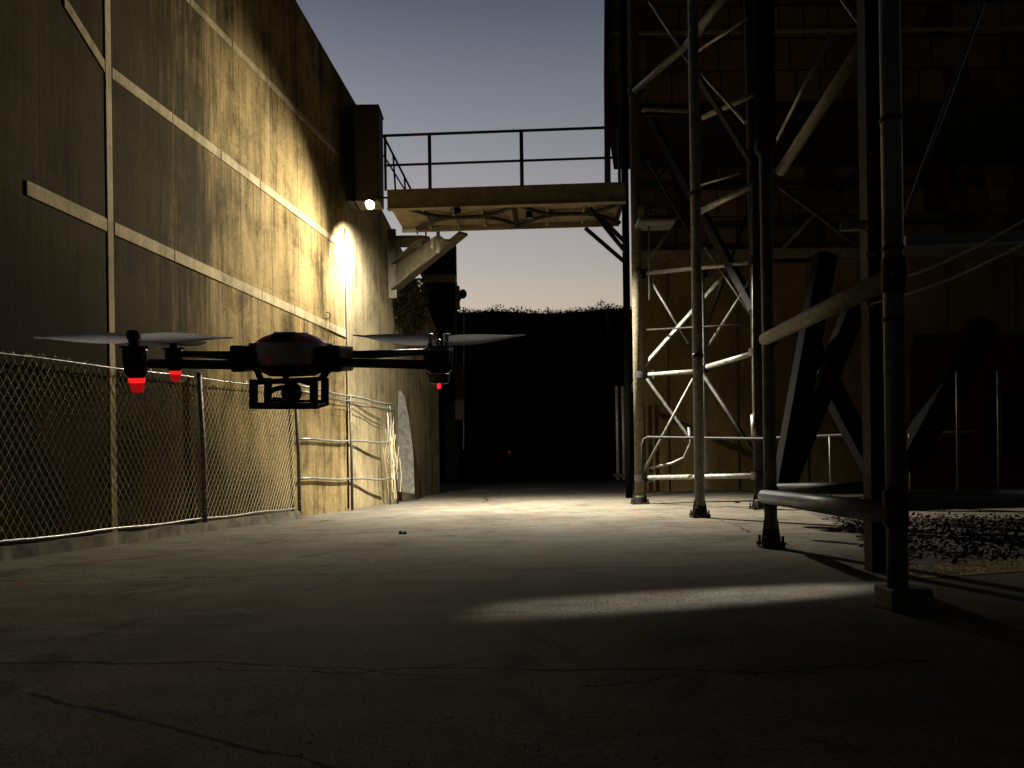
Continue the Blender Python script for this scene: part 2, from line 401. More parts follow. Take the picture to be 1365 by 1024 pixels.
band(yv + .07, z1, ys - .05, z1 - .12, .17)
band(wpix(84, 0).y, wpix(84, 0).z, yv - .07, z1 + .02, .17)
band(wpix(34, 250).y, wpix(34, 250).z, yv - .07, z2, .19)
band(yv + .07, z2, ys - .05, z2 - .05, .19)
band(4, z3 + .1, ys - .05, z3 - .1, .13, .015)
b = MB(); b.hexa([wp(yv - .06, 0, .001), wp(yv + .06, 0, .001), wp(yv + .06, 0, .014), wp(yv - .06, 0, .014)], [wp(yv - .06, 13, .001), wp(yv + .06, 12.5, .001), wp(yv + .06, 12.5, .014), wp(yv - .06, 13, .014)])
b.build('upright_band', M_band, cw, .006)
b = MB(); b.tube([wp(ys - .03, 0.05, .02), wp(ys - .03, 7.3, .02)], .018, 6); b.build('seam_cable', M_dark, cw)
# hook with hanging cord on the wall
hp = wpix(434, 425)
hk = thing('wall_hook', hp, 'small dark hook with a hanging cord on the lit concrete wall', 'hook')
MB().tube([hp, hp + N * .10, hp + N * .12 + V(0, 0, .12), hp + N * .03 + V(0, 0, .16)], .014, 6).build('hook', M_dark, hk)
MB().tube([hp + N * .1, hp + N * .1 + V(.01, 0, -.3), hp + N * .06 + V(0, .02, -.5)], .007, 5).build('cord', M_dark, hk)

# farther, lower wall turning slightly
D2 = V(.08, 1, 0).normalized(); N2 = V(D2.y, -D2.x, 0); W2 = wp(ys, 0)
def w2(y, z, off=0.0): return V(W2.x + .08 * (y - ys), y, z) + N2 * off
def w2pix(px, py): return onplane(px, py, W2, N2)
ye = w2pix(585, 560).y
b = MB(); n = 14; fr = []; bk = []
vs = []; fs = []
for i in range(n + 1):
    t = i / n; y = ys + .01 + (ye - ys) * t; zt = 9.5 - 2.5 * t ** 1.6
    vs += [w2(y, -.3), w2(y, zt), w2(y, zt, -.7), w2(y, -.3, -.7)]
for i in range(n):
    a = i * 4; c = a + 4
    fs += [(a, c, c + 1, a + 1), (a + 1, c + 1, c + 2, a + 2), (a + 2, c + 2, c + 3, a + 3)]
fs += [(0, 1, 2, 3), (n * 4, n * 4 + 3, n * 4 + 2, n * 4 + 1)]
b.add(vs, fs)
tag(b.build('boundary_wall', M_wall2), 'lower pale concrete wall below the walkway, running on to the dark hill', 'wall')
tag(MB().hexa([w2(ys + 2.6, .0, .001), w2(ys + 3.6, 0, .001), w2(ys + 3.6, 0, .03), w2(ys + 2.6, 0, .03)], [w2(ys + 2.6, 4, .001), w2(ys + 3.6, 4, .001), w2(ys + 3.6, 4, .03), w2(ys + 2.6, 4, .03)]).build('render_patch', M_wall2, None), 'smooth rendered patch on the lower pale wall beside the slab', 'wall panel') if False else None
# ivy hanging on the far wall
iv = MB()
c0 = w2pix(540, 420)
for i in range(1500):
    px = random.uniform(520, 566); py = 372 + random.random() ** 1.3 * 85 * (1 - abs(px - 545) / 60)
    p = w2pix(px, py) + N2 * random.uniform(.02, .22); s = random.uniform(.04, .10)
    a = (V(0, 1, 0) + V(random.gauss(0, .5), random.gauss(0, .5), random.gauss(0, .6))).normalized(); e = a.cross(N2 + V(random.gauss(0, .4), 0, random.gauss(0, .4))).normalized()
    iv.add([p - a * s, p + e * s * .7, p + a * s, p - e * s * .7], [(0, 1, 2, 3)])
it = thing('ivy', w2pix(545, 440), 'dim ivy hanging on the lower pale wall under the walkway bracket', 'ivy')
iv.build('leaves', M_ivy, it, recalc=False)
sb = MB()
for k in range(6):
    px = 524 + k * 7; sb.tube([w2pix(px, 375) + N2 * .03, w2pix(px + 3, 405) + N2 * .06, w2pix(px - 2, 448) + N2 * .04], .012, 4)
sb.build('stems', M_dark, it)

# box duct on top of wall end, with floodlight
yd = 19.5
dz0 = P(485, 268, yd).z; dz1 = P(485, 143, yd).z
dt = thing('wall_duct', wp(yd, dz0), 'dark square metal duct standing up on the wall end above the floodlight', 'duct')
x0 = P(461, 200, yd).x; x1 = P(505, 200, yd).x
MB().box(((x0 + x1) / 2 + .1, yd + .35, (dz0 + dz1) / 2), (x1 - x0 - .2, .7, dz1 - dz0)).build('duct_box', M_brk, dt, .02)
MB().box((x0 + .1, yd + .3, (dz0 + dz1) / 2 - .02), (.19, .8, dz1 - dz0 + .03)).build('side_flange', M_dark, dt, .01)
MB().box(((x0 + x1) / 2 + .1, yd + .35, dz1 + .03), (x1 - x0 - .16, .76, .06)).build('cap', M_dark, dt, .01)

# ------------------------------------------------------------------ fence on the left
FO = V(-7.76, 0, 0)
def fp(y, z, off=0.0): return V(FO.x + WSL * y, y, z) + N * off
def fpix(px, py): return onplane(px, py, FO, N)
fy0 = 6.0; fyA = fpix(268, 600).y; fyB = fpix(395, 600).y; fyC = fpix(467, 600).y; fyD = fpix(522, 600).y
ftop = lambda y: 2.42 + (y - 8) * .045 + .008 * math.sin(y * 2.1)
fbot = lambda y: .22
fe = thing('chain_link_fence', fp(10, 0), 'chain link fence with bent posts in front of the tall concrete wall', 'fence')
def weave(y0, y1, pitch, rise, rad, zb, zt, off):
    b = MB(); n = int((y1 - y0 + rise * 3) / pitch) + 40
    H = 3.2; slope = rise
    for sgn in (1, -1):
        k0 = int((y0 - 3) / pitch); k1 = int((y1 + 3) / pitch)
        for k in range(k0, k1):
            yb = k * pitch; pts = []
            for j in range(9):
                z = zb(yb) + (H) * j / 8; y = yb + sgn * slope * (z - .2) - sgn * slope * 1.2
                if y < y0 or y > y1 or z > zt(y) + .02: 
                    if pts: break
                    continue
                w = .025 * noise.noise(V(y * .9, z * .8, 1)); w2_ = .022 * noise.noise(V(y * 1.3, z * 1.1, 9))
                pts.append(fp(y + w2_, z + .012 * noise.noise(V(y * 2, z * 2, 4)), off + w + sgn * .004))
            if len(pts) > 1:
                # extend to the edges
                d = pts[-1] - pts[-2]; 
                for t in (1.0, .75, .5, .25):
                    e = pts[-1] + d * t
                    if y0 <= e.y <= y1 and e.z <= zt(e.y) + random.uniform(0, .06): pts.append(e); break
                d = pts[0] - pts[1]
                for t in (1.0, .75, .5, .25):
                    e = pts[0] + d * t
                    if y0 <= e.y <= y1 and e.z >= zb(e.y) - .02: pts.insert(0, e); break
                b.tube(pts, rad, 4, False)
    return b
wm = weave(fy0, fyB - .03, 0.115, .62, .0047, fbot, ftop, 0)
for i in range(150):                                              # cut wire ends along the top
    y = random.uniform(fy0, fyB); p = fp(y, ftop(y), .0)
    wm.tube([p, p + V(random.gauss(0, .02), random.gauss(0, .03), random.uniform(.02, .075))], .004, 3)
wm.build('wire_mesh', M_wire, fe, recalc=False)
for yy in (7.9, fyA, fyB):
    t = ftop(yy)
    lean = .07 if yy > 9 else 0
    pb = MB().tube([fp(yy + .05, 0, .03), fp(yy, t * .5, .05), fp(yy - lean, t + .05, .03)], .04, 10)
    po = pb.build('post', M_post, fe)
    MB().lathe(fp(yy - lean, t + .05, .03), V(0, 0, 1), [(.045, 0), (.045, .03), (.0, .06)], 10).build('post_cap', M_post, po)
    for k in range(7):
        z = .35 + k * (t - .4) / 6.5; MB().lathe(fp(yy + .03 - lean * z / t, z, .04), V(0, 0, 1), [(.046, 0), (.046, .02)], 10).build('tie_wire', M_galv, po)
MB().tube([fp(y, ftop(y), .012) for y in [fy0 + (fyB - fy0) * i / 30 for i in range(31)]], .012, 6).build('top_wire', M_galv, fe)
MB().tube([fp(y, .22 + .01 * math.sin(y * 3), .015) for y in [fy0 + (fyB - fy0) * i / 30 for i in range(31)]], .02, 6).build('bottom_rail', M_galv, fe)
# kerb under the fence
kb = MB(); vs = []; fs = []; n = 90
for i in range(n + 1):
    y = fy0 - 1 + (fyB + .05 - fy0 + 1) * i / n; e = .03 * noise.noise(V(y * 2, 0, 0)) + .015 * noise.noise(V(y * 9, 0, 0)); t = .16 + .03 * noise.noise(V(y * 1.5, 5, 0))
    vs += [fp(y, -.05, .10 + e), fp(y, t, .07 + e), fp(y, t, -.15), fp(y, -.05, -.15)]
for i in range(n): a = i * 4; c = a + 4; fs += [(a, c, c + 1, a + 1), (a + 1, c + 1, c + 2, a + 2), (a + 2, c + 2, c + 3, a + 3)]
kb.add(vs, fs); tag(kb.build('kerb', M_kerb), 'broken low concrete kerb under the chain link fence', 'kerb', kind='structure')

# open gate frame beyond the fence
gt = thing('gate_frame', fp(fyC, 0), 'open tubular gate frame without mesh, between the wire fence and the leaning slab', 'gate')
gz = lambda y: 3.02 + (y - fyB) * .03
def rl(za, zb, r, mt=M_galv, y0=fyB + .1, y1=fyD, off=0, nm='rail'):
    pts = [fp(y0 + (y1 - y0) * i / 8, za + (zb - za) * i / 8 + .02 * math.sin(i * 1.7), off) for i in range(9)]
    MB().tube(pts, r, 8).build(nm, mt, gt)
rl(wpix(402, 640).z + .03, fpix(520, 639).z, .028)
rl(fpix(402, 586).z, fpix(520, 590).z, .028)
rl(fpix(402, 516).z, fpix(518, 539).z, .030, off=.03)
rl(fpix(402, 523).z, fpix(518, 545).z, .018, off=.05)
rl(fpix(450, 537).z, fpix(520, 548).z, .014, M_dark, y0=fpix(450, 537).y, off=.08)
MB().tube([fp(fyC, 0, .03), fp(fyC - .02, 1.5, .04), fp(fyC - .05, fpix(467, 527).z, .03)], .035, 10).build('post', M_post, gt)
MB().tube([fp(fyD + .4, 0, .03), fp(fyD + .05, 1.6, .05), fp(fyD - .25, fpix(515, 540).z, .03)], .04, 10).build('post', M_post, gt)
MB().tube([fp(fyD - .2, .0, .0), fp(fyD - .3, 1.6, .05), fp(fyD - .45, fpix(512, 540).z, .03)], .022, 8).build('post', M_galv, gt)
rb = MB()                                                          # bundle of loose mesh at the end post
for k in range(46):
    a = random.uniform(0, 6.28); z0 = random.uniform(.05, 1.6); z1_ = z0 + random.uniform(.7, 1.6); t0 = random.uniform(-.3, .25)
    z1_ = min(z1_, 3.0)
    p0 = fp(fyD + t0 + .2 - z0 * .12, z0, random.uniform(-.1, .12)); p1 = fp(fyD + t0 + random.uniform(-.25, .25) + .2 - z1_ * .12, z1_, random.uniform(-.1, .12))
    rb.tube([p0, (p0 + p1) / 2 + N * random.uniform(-.06, .06), p1], .0055, 4)
rb.build('mesh_bundle', M_wire, gt)
# leaning slab
sc_ = G(545, 661)
sl = MB(); pro = [(527, 655), (553, 659), (551, 600), (545, 555), (540, 530), (534, 520), (528, 524), (525, 545), (525, 600)]
f1 = [P(x, y, 25.2 + (660 - y) * .004) for x, y in pro]; f1 = [V(p.x, p.y, max(p.z, 0.0)) for p in f1]; f2 = [p + V(-.12, .22, 0) for p in f1]
k = len(pro); sl.add(f1 + f2, [tuple(range(k)), tuple(reversed(range(k, 2 * k)))] + [(i, (i + 1) % k, k + (i + 1) % k, k + i) for i in range(k)])
tag(sl.build('concrete_slab', M_slab, None, .02), 'grey round-topped concrete slab leaning on the wall past the gate frame', 'slab')

# ------------------------------------------------------------------ walkway bridge
ZA, ZB = 19.3, 19.0
TL = P(520, 252, ZA); TR = P(834, 243, ZB)
wd = (TR - TL); wd.z = 0; wd.normalize(); wn = V(-wd.y, wd.x, 0)     # wn points away
def bp(px): # point along near edge, at pixel column
    t = (px - 520) / (834 - 520); p = TL.lerp(TR, t); return p
zt_ = (TL.z + TR.z) / 2; GH = .49; WW = 1.9
br = thing('walkway_bridge', bp(660), 'steel footbridge with open railing crossing the yard from wall to lattice tower', 'footbridge')
e0 = bp(516); e1 = bp(834)
def at(p, z, o=0.0): q = p + wn * o; return V(q.x, q.y, z)
MB().hexa([at(e0, zt_ - GH), at(e1, zt_ - GH), at(e1, zt_ - GH, .06), at(e0, zt_ - GH, .06)], [at(e0, zt_), at(e1, zt_), at(e1, zt_, .06), at(e0, zt_, .06)]).build('girder', M_girder, br, .006)
MB().hexa([at(e0, zt_ - GH, WW), at(e1, zt_ - GH, WW), at(e1, zt_ - GH, WW + .06), at(e0, zt_ - GH, WW + .06)], [at(e0, zt_, WW), at(e1, zt_, WW), at(e1, zt_, WW + .06), at(e0, zt_, WW + .06)]).build('girder', M_girder, br, .006)
MB().hexa([at(e0, zt_ - GH - .02, -.07), at(e1, zt_ - GH - .02, -.07), at(e1, zt_ - GH - .02, .12), at(e0, zt_ - GH - .02, .12)], [at(e0, zt_ - GH - .002, -.07), at(e1, zt_ - GH - .002, -.07), at(e1, zt_ - GH - .002, .12), at(e0, zt_ - GH - .002, .12)]).build('flange', M_girder, br)
MB().hexa([at(e0, zt_ - .34, .07), at(e1, zt_ - .34, .07), at(e1, zt_ - .34, WW - .01), at(e0, zt_ - .34, WW - .01)], [at(e0, zt_ - .28, .07), at(e1, zt_ - .28, .07), at(e1, zt_ - .28, WW - .01), at(e0, zt_ - .28, WW - .01)]).build('deck', M_tan, br)
zc = zt_ - GH + .05
for (a, c) in ((540, 690), (690, 834)):                             # bowed bracing under the deck
    for s in (0, 1):
        pts = []
        for i in range(13):
            t = i / 12; o = .12 + (WW - .24) * (t if s else 1 - t); o += .28 * math.sin(2 * math.pi * t) * (1 if s else -1)
            pts.append(at(bp(a + (c - a) * t), zc, o))
        MB().tube(pts, .055, 8).build('bracing', M_dark, br)
    q = bp(c - 4); MB().bar(at(q, zc + .02, .08), at(q, zc + .02, WW - .02), .08, .1).build('cross_beam', M_dark, br)
for px in (560, 600, 640, 680, 730, 780):
    q = bp(px); MB().bar(at(q, zt_ - .39, .08), at(q, zt_ - .39, WW - .02), .05, .08).build('joist', M_girder, br)
RH = 1.36
zr = zt_ + RH
MB().tube([at(bp(512), zr), at(bp(838), zr)], .034, 10).build('top_rail', M_dark, br)
MB().tube([at(bp(512), zt_ + .61), at(bp(838), zt_ + .61)], .03, 10).build('mid_rail', M_dark, br)
for px, r in ((514, .035), (574, .045), (697, .05), (826, .04)):
    MB().tube([at(bp(px), zt_ - .02, .0), at(bp(px), zr, 0)], r, 10).build('rail_post', M_dark, br)
# end railing going back along the wall, dropping towards the far side
st = MB(); q0 = at(bp(512), zr)
qa, qb = q0, at(bp(512) + V(.55, 0, 0), zt_ + .02, 3.2)
for z, r in ((0, .03), (-.5, .022)):
    MB().tube([qa + V(0, 0, z), qb + V(0, 0, z * .3 + .25)], r, 8).build('stair_rail', M_dark, br)
for t in (.2, .45, .7, .95):
    p = qa.lerp(qb, t); MB().tube([p + V(0, 0, .2 * t), p + V(.06, 0, -1.25 + .55 * t)], .025, 8).build('baluster', M_dark, br)
# bracket on the wall: raking beam with flanges, gusset
def ipt(px, py, Z): return P(px, py, Z)
ZW = 23.6; ZD_ = 21.3
a0, a1 = P(526, 386, ZW), P(618, 311, ZD_)
MB().bar(a0, a1, .30, .07).build('bracket_flange', M_brk, br)
b0, b1 = P(526, 352, ZW), P(568, 316, ZD_ + .6)
MB().bar(b0, b1, .26, .06).build('bracket_flange', M_brk, br)
MB().hexa([a0 + V(0, -.01, .05), P(600, 324, ZD_ + .1), P(600, 324, ZD_ + .1) + V(0, .03, 0), a0 + V(0, .02, .05)], [b0 + V(0, -.01, -.05), P(584, 312, ZD_ + .2), P(584, 312, ZD_ + .2) + V(0, .03, 0), b0 + V(0, .02, -.05)]).build('bracket_web', M_brk, br)
MB().bar(P(522, 306, ZW), P(524, 398, ZW), .25, .12, V(0, 1, 0)).build('wall_plate', M_brk, br)
MB().bar(P(584, 306, ZD_), P(584, 338, ZD_), .09, .1, V(0, 1, 0)).build('hanger', M_brk, br)
MB().bar(P(576, 318, ZD_ - .1), P(576, 332, ZD_ - .1), .07, .05, V(0, 1, 0)).build('stiffener', M_brk, br)
MB().bar(P(524, 322, ZW), P(562, 322, ZD_ + .8), .08, .34).build('bracket_beam', M_brk, br)
# knee braces at the tower end
for (x0_, y0_, x1_, y1_, Z) in ((780, 304, 831, 348, 20.8), (786, 277, 833, 335, 19.4), (801, 290, 834, 324, 20.0)):
    MB().bar(P(x0_, y0_, Z), P(x1_, y1_, Z), .09, .09).build('knee_brace', M_dark, br)
pc = G(814, 640); zz = P(812, 300, pc.y).z
tag(MB().tube([V(pc.x, pc.y, -.05), V(pc.x, pc.y, zz * .5), V(pc.x, pc.y, 14.5)], .10, 10).build('steel_column', M_dark), 'slim dark column standing alone past the footbridge, against the sky', 'column')

L = P(493, 273, 19.0)
fl = thing('floodlight', L, 'lit white floodlight fixed under the walkway end beside the concrete wall', 'lamp')
ax = (V(-.06, -.62, -.75)).normalized()
MB().lathe(L - ax * .20, ax, [(0, 0), (.07, 0), (.13, .13), (.14, .2), (.125, .2), (.115, .185)], 20).build('housing', M_dark, fl)
MB().lathe(L - ax * .02, ax, [(0, .012), (.06, .01), (.113, 0)], 20, False).build('lens', M_lens, fl)
MB().tube([L - ax * .18, L - ax * .24 + V(.03, .1, .1), at(bp(517), zt_ - .2, .03)], .025, 8).build('bracket', M_dark, fl)

UL = at(bp(612), zt_ - GH - .10, -.02); ua = V(-.75, -.66, -.27).normalized()  # added lamp, throws fill light along the tall wall
dlp = thing('added_deck_lamp', UL, 'added small dark hooded fill lamp hung under the near girder of the footbridge, turned to the wall', 'lamp')
MB().lathe(UL - ua * .06, ua, [(0, 0), (.04, 0), (.075, .05), (.08, .26), (.074, .26), (.07, .06)], 16).build('housing', M_void, dlp)
MB().lathe(UL + ua * .005, ua, [(0, .003), (.066, 0)], 16, False).build('lens', M_lens, dlp)
MB().tube([UL - ua * .03, UL - ua * .03 + V(0, .04, .14)], .015, 8).build('bracket', M_dark, dlp)
PL = at(bp(705), zt_ - .46, 1.0)  # added downlight, brightens the pool of light on the yard
plp = thing('added_deck_lamp', PL, 'added small dark fill downlight recessed between the joists under the middle of the footbridge', 'lamp')
MB().lathe(PL + V(0, 0, .11), V(0, 0, -1), [(0, 0), (.09, 0), (.09, .16), (.08, .16), (.078, .04)], 16).build('housing', M_void, plp)
MB().lathe(PL + V(0, 0, .05), V(0, 0, -1), [(0, .003), (.075, 0)], 16, False).build('lens', M_lens, plp)

# ------------------------------------------------------------------ dark equipment stack behind the wall
et = thing('equipment_tower', G(586, 650), 'black upright machine housing with a tan collar, behind the far wall', 'machine')
ZE = ye + 2.6
def eb(x0, y0, x1, y1, dz, nm, mt, Z=ZE, dep=1.2, bv=.02):
    a = P(x0, y1, Z); c = P(x1, y0, Z)
    return MB().box(((a.x + c.x) / 2, Z + dep / 2 + dz, (a.z + c.z) / 2), (abs(c.x - a.x), dep, abs(c.z - a.z)), None).build(nm, mt, et, bv)
eb(566, 378, 606, 640, 0, 'body', M_black)
eb(563, 366, 607, 377, -.12, 'collar', M_tan, dep=1.5, bv=.05)
eb(560, 318, 606, 366, .05, 'upper_body', M_black)
eb(562, 381, 567, 445, -.1, 'side_stripe', M_redp, dep=.3)
eb(606, 380, 612, 410, .1, 'side_bracket', M_tan, dep=.4)
eb(607, 486, 618, 560, -.1, 'side_box', M_redp, dep=.5)
MB().tube([P(618, 410, ZE), P(618, 600, ZE)], .03, 8).build('conduit', M_galv, et)
MB().tube([P(611, 402, ZE), P(615, 396, ZE), P(618, 391, ZE)], .05, 8).build('lamp_arm', M_dark, et)
MB().ball(P(617, 392, ZE), .19, 14, (1, .6, 1.2)).build('round_head', M_black, et)
MB().ball(P(606, 361, ZE), .12, 12, (.8, .8, 1.6)).build('latch', M_black, et)

# ------------------------------------------------------------------ lattice tower
tw_ = thing('lattice_tower', G(933, 690), 'tall steel lattice tower of pipe posts and braces on the right of the yard', 'lattice tower')
TOP = 16.0
def post(name_px, base_py, r, mt, top=TOP, lean=0.0, joints=(), flange='plate'):
    g0 = G(name_px, base_py)
    pts = [V(g0.x, g0.y, -.05 if flange else 0), V(g0.x + lean * .5, g0.y, top * .5), V(g0.x + lean, g0.y, top)]
    o = MB().tube(pts, r, 20).build('post', mt, tw_)
    for z in joints:
        MB().lathe(V(g0.x + lean * z / top, g0.y, z - .03), V(0, 0, 1), [(r, -.02), (r * 1.12, 0), (r * 1.12, .05), (r, .07)], 20).build('collar', M_dark, o)
    if flange == 'plate':
        MB().box((g0.x, g0.y, .018), (r * 3.4, r * 3.4, .035)).build('base_plate', M_dark, o, .005)
        for sx in (-1, 1):
            for sy in (-1, 1):
                q = V(g0.x + sx * r * 1.4, g0.y + sy * r * 1.4, .0352); MB().lathe(q, V(0, 0, 1), [(.04, 0), (.04, .035), (.018, .036), (.018, .11), (0, .112)], 6).build('anchor_bolt', M_dark, o)
            MB().hexa([V(g0.x + sx * r * 1.0, g0.y - .012, .036), V(g0.x + sx * r * 1.6, g0.y - .012, .036), V(g0.x + sx * r * 1.6, g0.y + .012, .036), V(g0.x + sx * r * 1.0, g0.y + .012, .036)],
                      [V(g0.x + sx * r * 1.0, g0.y - .012, .34), V(g0.x + sx * r * 1.1, g0.y - .012, .34), V(g0.x + sx * r * 1.1, g0.y + .012, .34), V(g0.x + sx * r * 1.0, g0.y + .012, .34)]).build('gusset', M_dark, o)
        MB().lathe(V(g0.x, g0.y, .035), V(0, 0, 1), [(r * 1.2, 0), (r * 1.2, .16), (r * 1.02, .2)], 16).build('base_sleeve', M_dark, o)
    return o, g0
p1, g1 = post(853, 672, .138, M_rough)
p2, g2 = post(933, 690, .10, M_steel, joints=(3.2, 6.4))
p3, g3_ = post(1028, 730, .076, M_steel, top=4.9, joints=(2.55, .62))
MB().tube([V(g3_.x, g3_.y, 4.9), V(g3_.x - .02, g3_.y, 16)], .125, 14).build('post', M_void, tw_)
MB().lathe(V(g3_.x, g3_.y, 4.8), V(0, 0, 1), [(.077, 0), (.13, .04), (.13, .16), (.126, .18)], 16).build('collar', M_dark, tw_)
pq, gq = post(1013, 679, .12, M_dark, lean=-.12)
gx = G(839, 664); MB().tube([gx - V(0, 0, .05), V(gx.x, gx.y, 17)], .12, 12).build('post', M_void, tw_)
# posts right in front
g4 = G(1197, 812)
p4 = MB().tube([V(g4.x, g4.y, .1), V(g4.x, g4.y, 7)], .068, 28).build('post', M_cool, tw_)
for py in (160, 332, 426, 700):
    z = P(1190, py, g4.y).z; MB().lathe(V(g4.x, g4.y, z), V(0, 0, 1), [(.069, -.015), (.077, -.012), (.077, .012), (.069, .015)], 28).build('collar', M_dark, p4)
for px, py in ((1196, 503), (1203, 693)):
    q = P(px, py, g4.y - .066); MB().lathe(q, V(0, -1, 0), [(.018, -.01), (.018, .012), (0, .014)], 8).build('bolt', M_dark, p4)
c4 = G(1200, 812)
MB().box((c4.x + .03, c4.y + .02, .075), (.28, .27, .15)).build('base_block', worn('base_paint', (.11, .115, .10), (.05, .05, .045), 9, .7), p4, .012)
s_g = G(1167, 762)
MB().bar(V(s_g.x, s_g.y, -.05), V(s_g.x, s_g.y, 9), .13, .16, V(0, 1, 0)).build('post', M_dark, tw_)
for dx in (-6, 9):
    MB().bar(P(1167 + dx, 100, s_g.y - .09), P(1167 + dx + 9, 740, s_g.y - .09), .012, .03, V(0, 1, 0)).build('rack_strip', M_dark, tw_)
for i in range(30):
    py = 205 + i * 17; MB().ball(P(1163 + (py - 200) * .014 + (-3, 12)[i % 2], py, s_g.y - .1), .012, 6).build('rivet', M_galv, tw_)
# thin second upright beside post 3
MB().tube([P(1003, 245, gq.y - .1), P(1005, 582, gq.y - .1)], .028, 10).build('conduit', M_galv, tw_)
MB().tube([P(1004, 553, gq.y - .12), P(1005, 582, gq.y - .12)], .06, 10).build('conduit_sleeve', M_galv, tw_)
zR = 19.3
MB().tube([P(936, 360, zR), P(941, 652, zR)], .055, 12).build('inner_upright', M_steel, tw_)
MB().tube([P(865, 290, g1.y - .25), P(866, 400, g1.y - .25)], .03, 8).build('inner_upright', M_steel, tw_)
def B(x0, y0, Z0, x1, y1, Z1, r, mt, nm='brace', sq=False):
    a, c = P(x0, y0, Z0), P(x1, y1, Z1)
    b = MB()
    if sq: b.bar(a, c, r * 2, r * 2)
    else: b.tube([a, c], r, 12)
    return b.build(nm, mt, tw_)
z1p, zq = g1.y, gq.y
# rear frame post one - inner - post q
B(858, 365, z1p, 1006, 349, zq, .06, M_galv, 'cross_pipe'); B(1006, 349, zq, 1112, 347, zq + 1, .06, M_dark, 'cross_pipe')
B(858, 500, z1p, 940, 494, zR + .5, .055, M_galv, 'cross_pipe'); B(940, 490, zR, 1008, 470, zq, .065, M_galv, 'cross_pipe')
B(860, 637, z1p, 1012, 634, zq, .062, M_galv, 'cross_pipe')
B(866, 372, z1p - .2, 918, 458, z1p - .5, .036, M_steel); B(858, 488, z1p + .1, 972, 360, zR, .042, M_steel, sq=True)
B(862, 505, z1p - .2, 918, 582, z1p - .4, .034, M_steel, sq=True); B(858, 628, z1p - .1, 924, 505, zR + .4, .036, M_steel)
B(936, 498, zR - .2, 1014, 615, zq, .045, M_dark); B(930, 470, zR, 1000, 275, zR, .036, M_dark)
B(858, 302, z1p - .2, 905, 290, z1p - .4, .04, M_steel); B(858, 355, z1p, 906, 292, z1p, .04, M_steel)
B(868, 160, z1p, 1005, 412, zq, .09, M_dark, 'diagonal', True)
B(872, 160, z1p + .5, 920, 300, z1p, .06, M_dark, 'diagonal', True)
B(920, 85, 16.2, 1004, 222, zq, .05, M_dark, 'diagonal', True)
B(846, 121, z1p - .15, 916, 60, 18.0, .085, M_steel, 'diagonal'); B(916, 60, 18.0, 970, -10, 16.5, .10, M_steel, 'diagonal')
B(866, 2, z1p - .3, 907, 64, 18.6, .045, M_galv, 'rod'); B(930, 69, 16, 996, 24, 15, .03, M_galv, 'rod')
B(935, 98, 17, 994, 164, 16, .038, M_galv, 'rod'); B(936, 157, 18, 1003, 127, 17.2, .06, M_pipe, 'rod')
B(930, 284, 18, 1001, 248, 16.8, .075, M_galv, 'cross_pipe'); B(934, 247, 17, 986, 231, 16.4, .025, M_galv, 'rod')
B(856, 146, z1p + .3, 918, 149, z1p, .07, M_pipe, 'cross_pipe')
B(860, 152, z1p + .3, 925, 154, z1p, .06, M_dark, 'cross_pipe')
for (px, py, Z, rr) in ((854, 365, z1p, .18), (854, 500, z1p, .18), (855, 637, z1p, .18), (847, 121, z1p, .18), (1007, 470, zq, .135), (1006, 349, zq, .135), (1010, 634, zq, .135), (939, 492, zR, .075), (938, 365, zR, .075)):
    q = P(px, py, Z); MB().lathe(q - V(0, 0, .09), V(0, 0, 1), [(rr - .02, 0), (rr + .02, .0), (rr + .02, .18), (rr - .02, .18)], 18).build('clamp', M_dark, tw_)
    sgn = 1
    MB().box(q + V(rr + .09, -.02, 0), (.18, .03, .26)).build('gusset_plate', M_steel, tw_, .004)
B(905, 66, 18.4, 940, 112, 18, .03, M_steel, 'rod'); B(866, 250, z1p, 918, 190, z1p - .3, .04, M_dark, 'rod'); B(940, 330, zR, 1002, 420, zq, .035, M_steel, 'rod')
B(862, 210, z1p - .2, 930, 330, zR, .035, M_dark, 'rod'); B(945, 460, zR, 1000, 375, zq, .035, M_steel, 'rod'); B(860, 440, z1p, 1004, 432, zq, .022, M_dark, 'rod')
B(1045, 330, 11, 1160, 210, 9.5, .025, M_dark, 'rod'); B(1040, 250, 11, 1150, 330, 9.5, .03, M_dark, 'rod')
# between post three and four
z3p, z4p = g3_.y, g4.y
B(1020, 452, z3p - .06, 1193, 368, z4p, .078, M_pipe, 'long_pipe')
B(1019, 662, z3p - .05, 1193, 685, z4p, .085, M_cool, 'long_pipe')
B(1194, 668, z4p + .02, 1420, 663, z4p + .35, .07, M_cool, 'long_pipe')
for (px, py, zz_, rr) in ((1027, 449, z3p, .085), (1027, 662, z3p, .085), (1192, 368, z4p, .075), (1194, 676, z4p, .075)):
    q = P(px, py, zz_); MB().lathe(V(q.x, q.y, q.z - .12), V(0, 0, 1), [(rr - .012, 0), (rr + .008, .004), (rr + .008, .236), (rr - .012, .24)], 20).build('clamp', M_dark, tw_)
    for s_ in (-1, 1): MB().lathe(V(q.x + s_ * rr * .6, q.y - rr * .75, q.z), V(0, -1, 0), [(.016, -.01), (.016, .014), (0, .016)], 6).build('clamp_bolt', M_steel, tw_)
B(1040, 229, 9.35, 1172, 25, 7.2, .062, M_pipe, 'diagonal'); B(1034, 190, 10, 1106, 48, 8.6, .022, M_galv, 'rod')
B(1122, 0, 9, 1152, 42, 8.6, .018, M_galv, 'rod'); B(1310, 5, 5.6, 1208, 285, 5.6, .017, M_cool, 'rod')
B(1204, 323, 6.6, 1420, 314, 6.6, .045, M_cool, 'rail', True)
B(1120, 302, 7.2, 1166, 300, 7.1, .04, M_steel, 'clamp_arm', True)
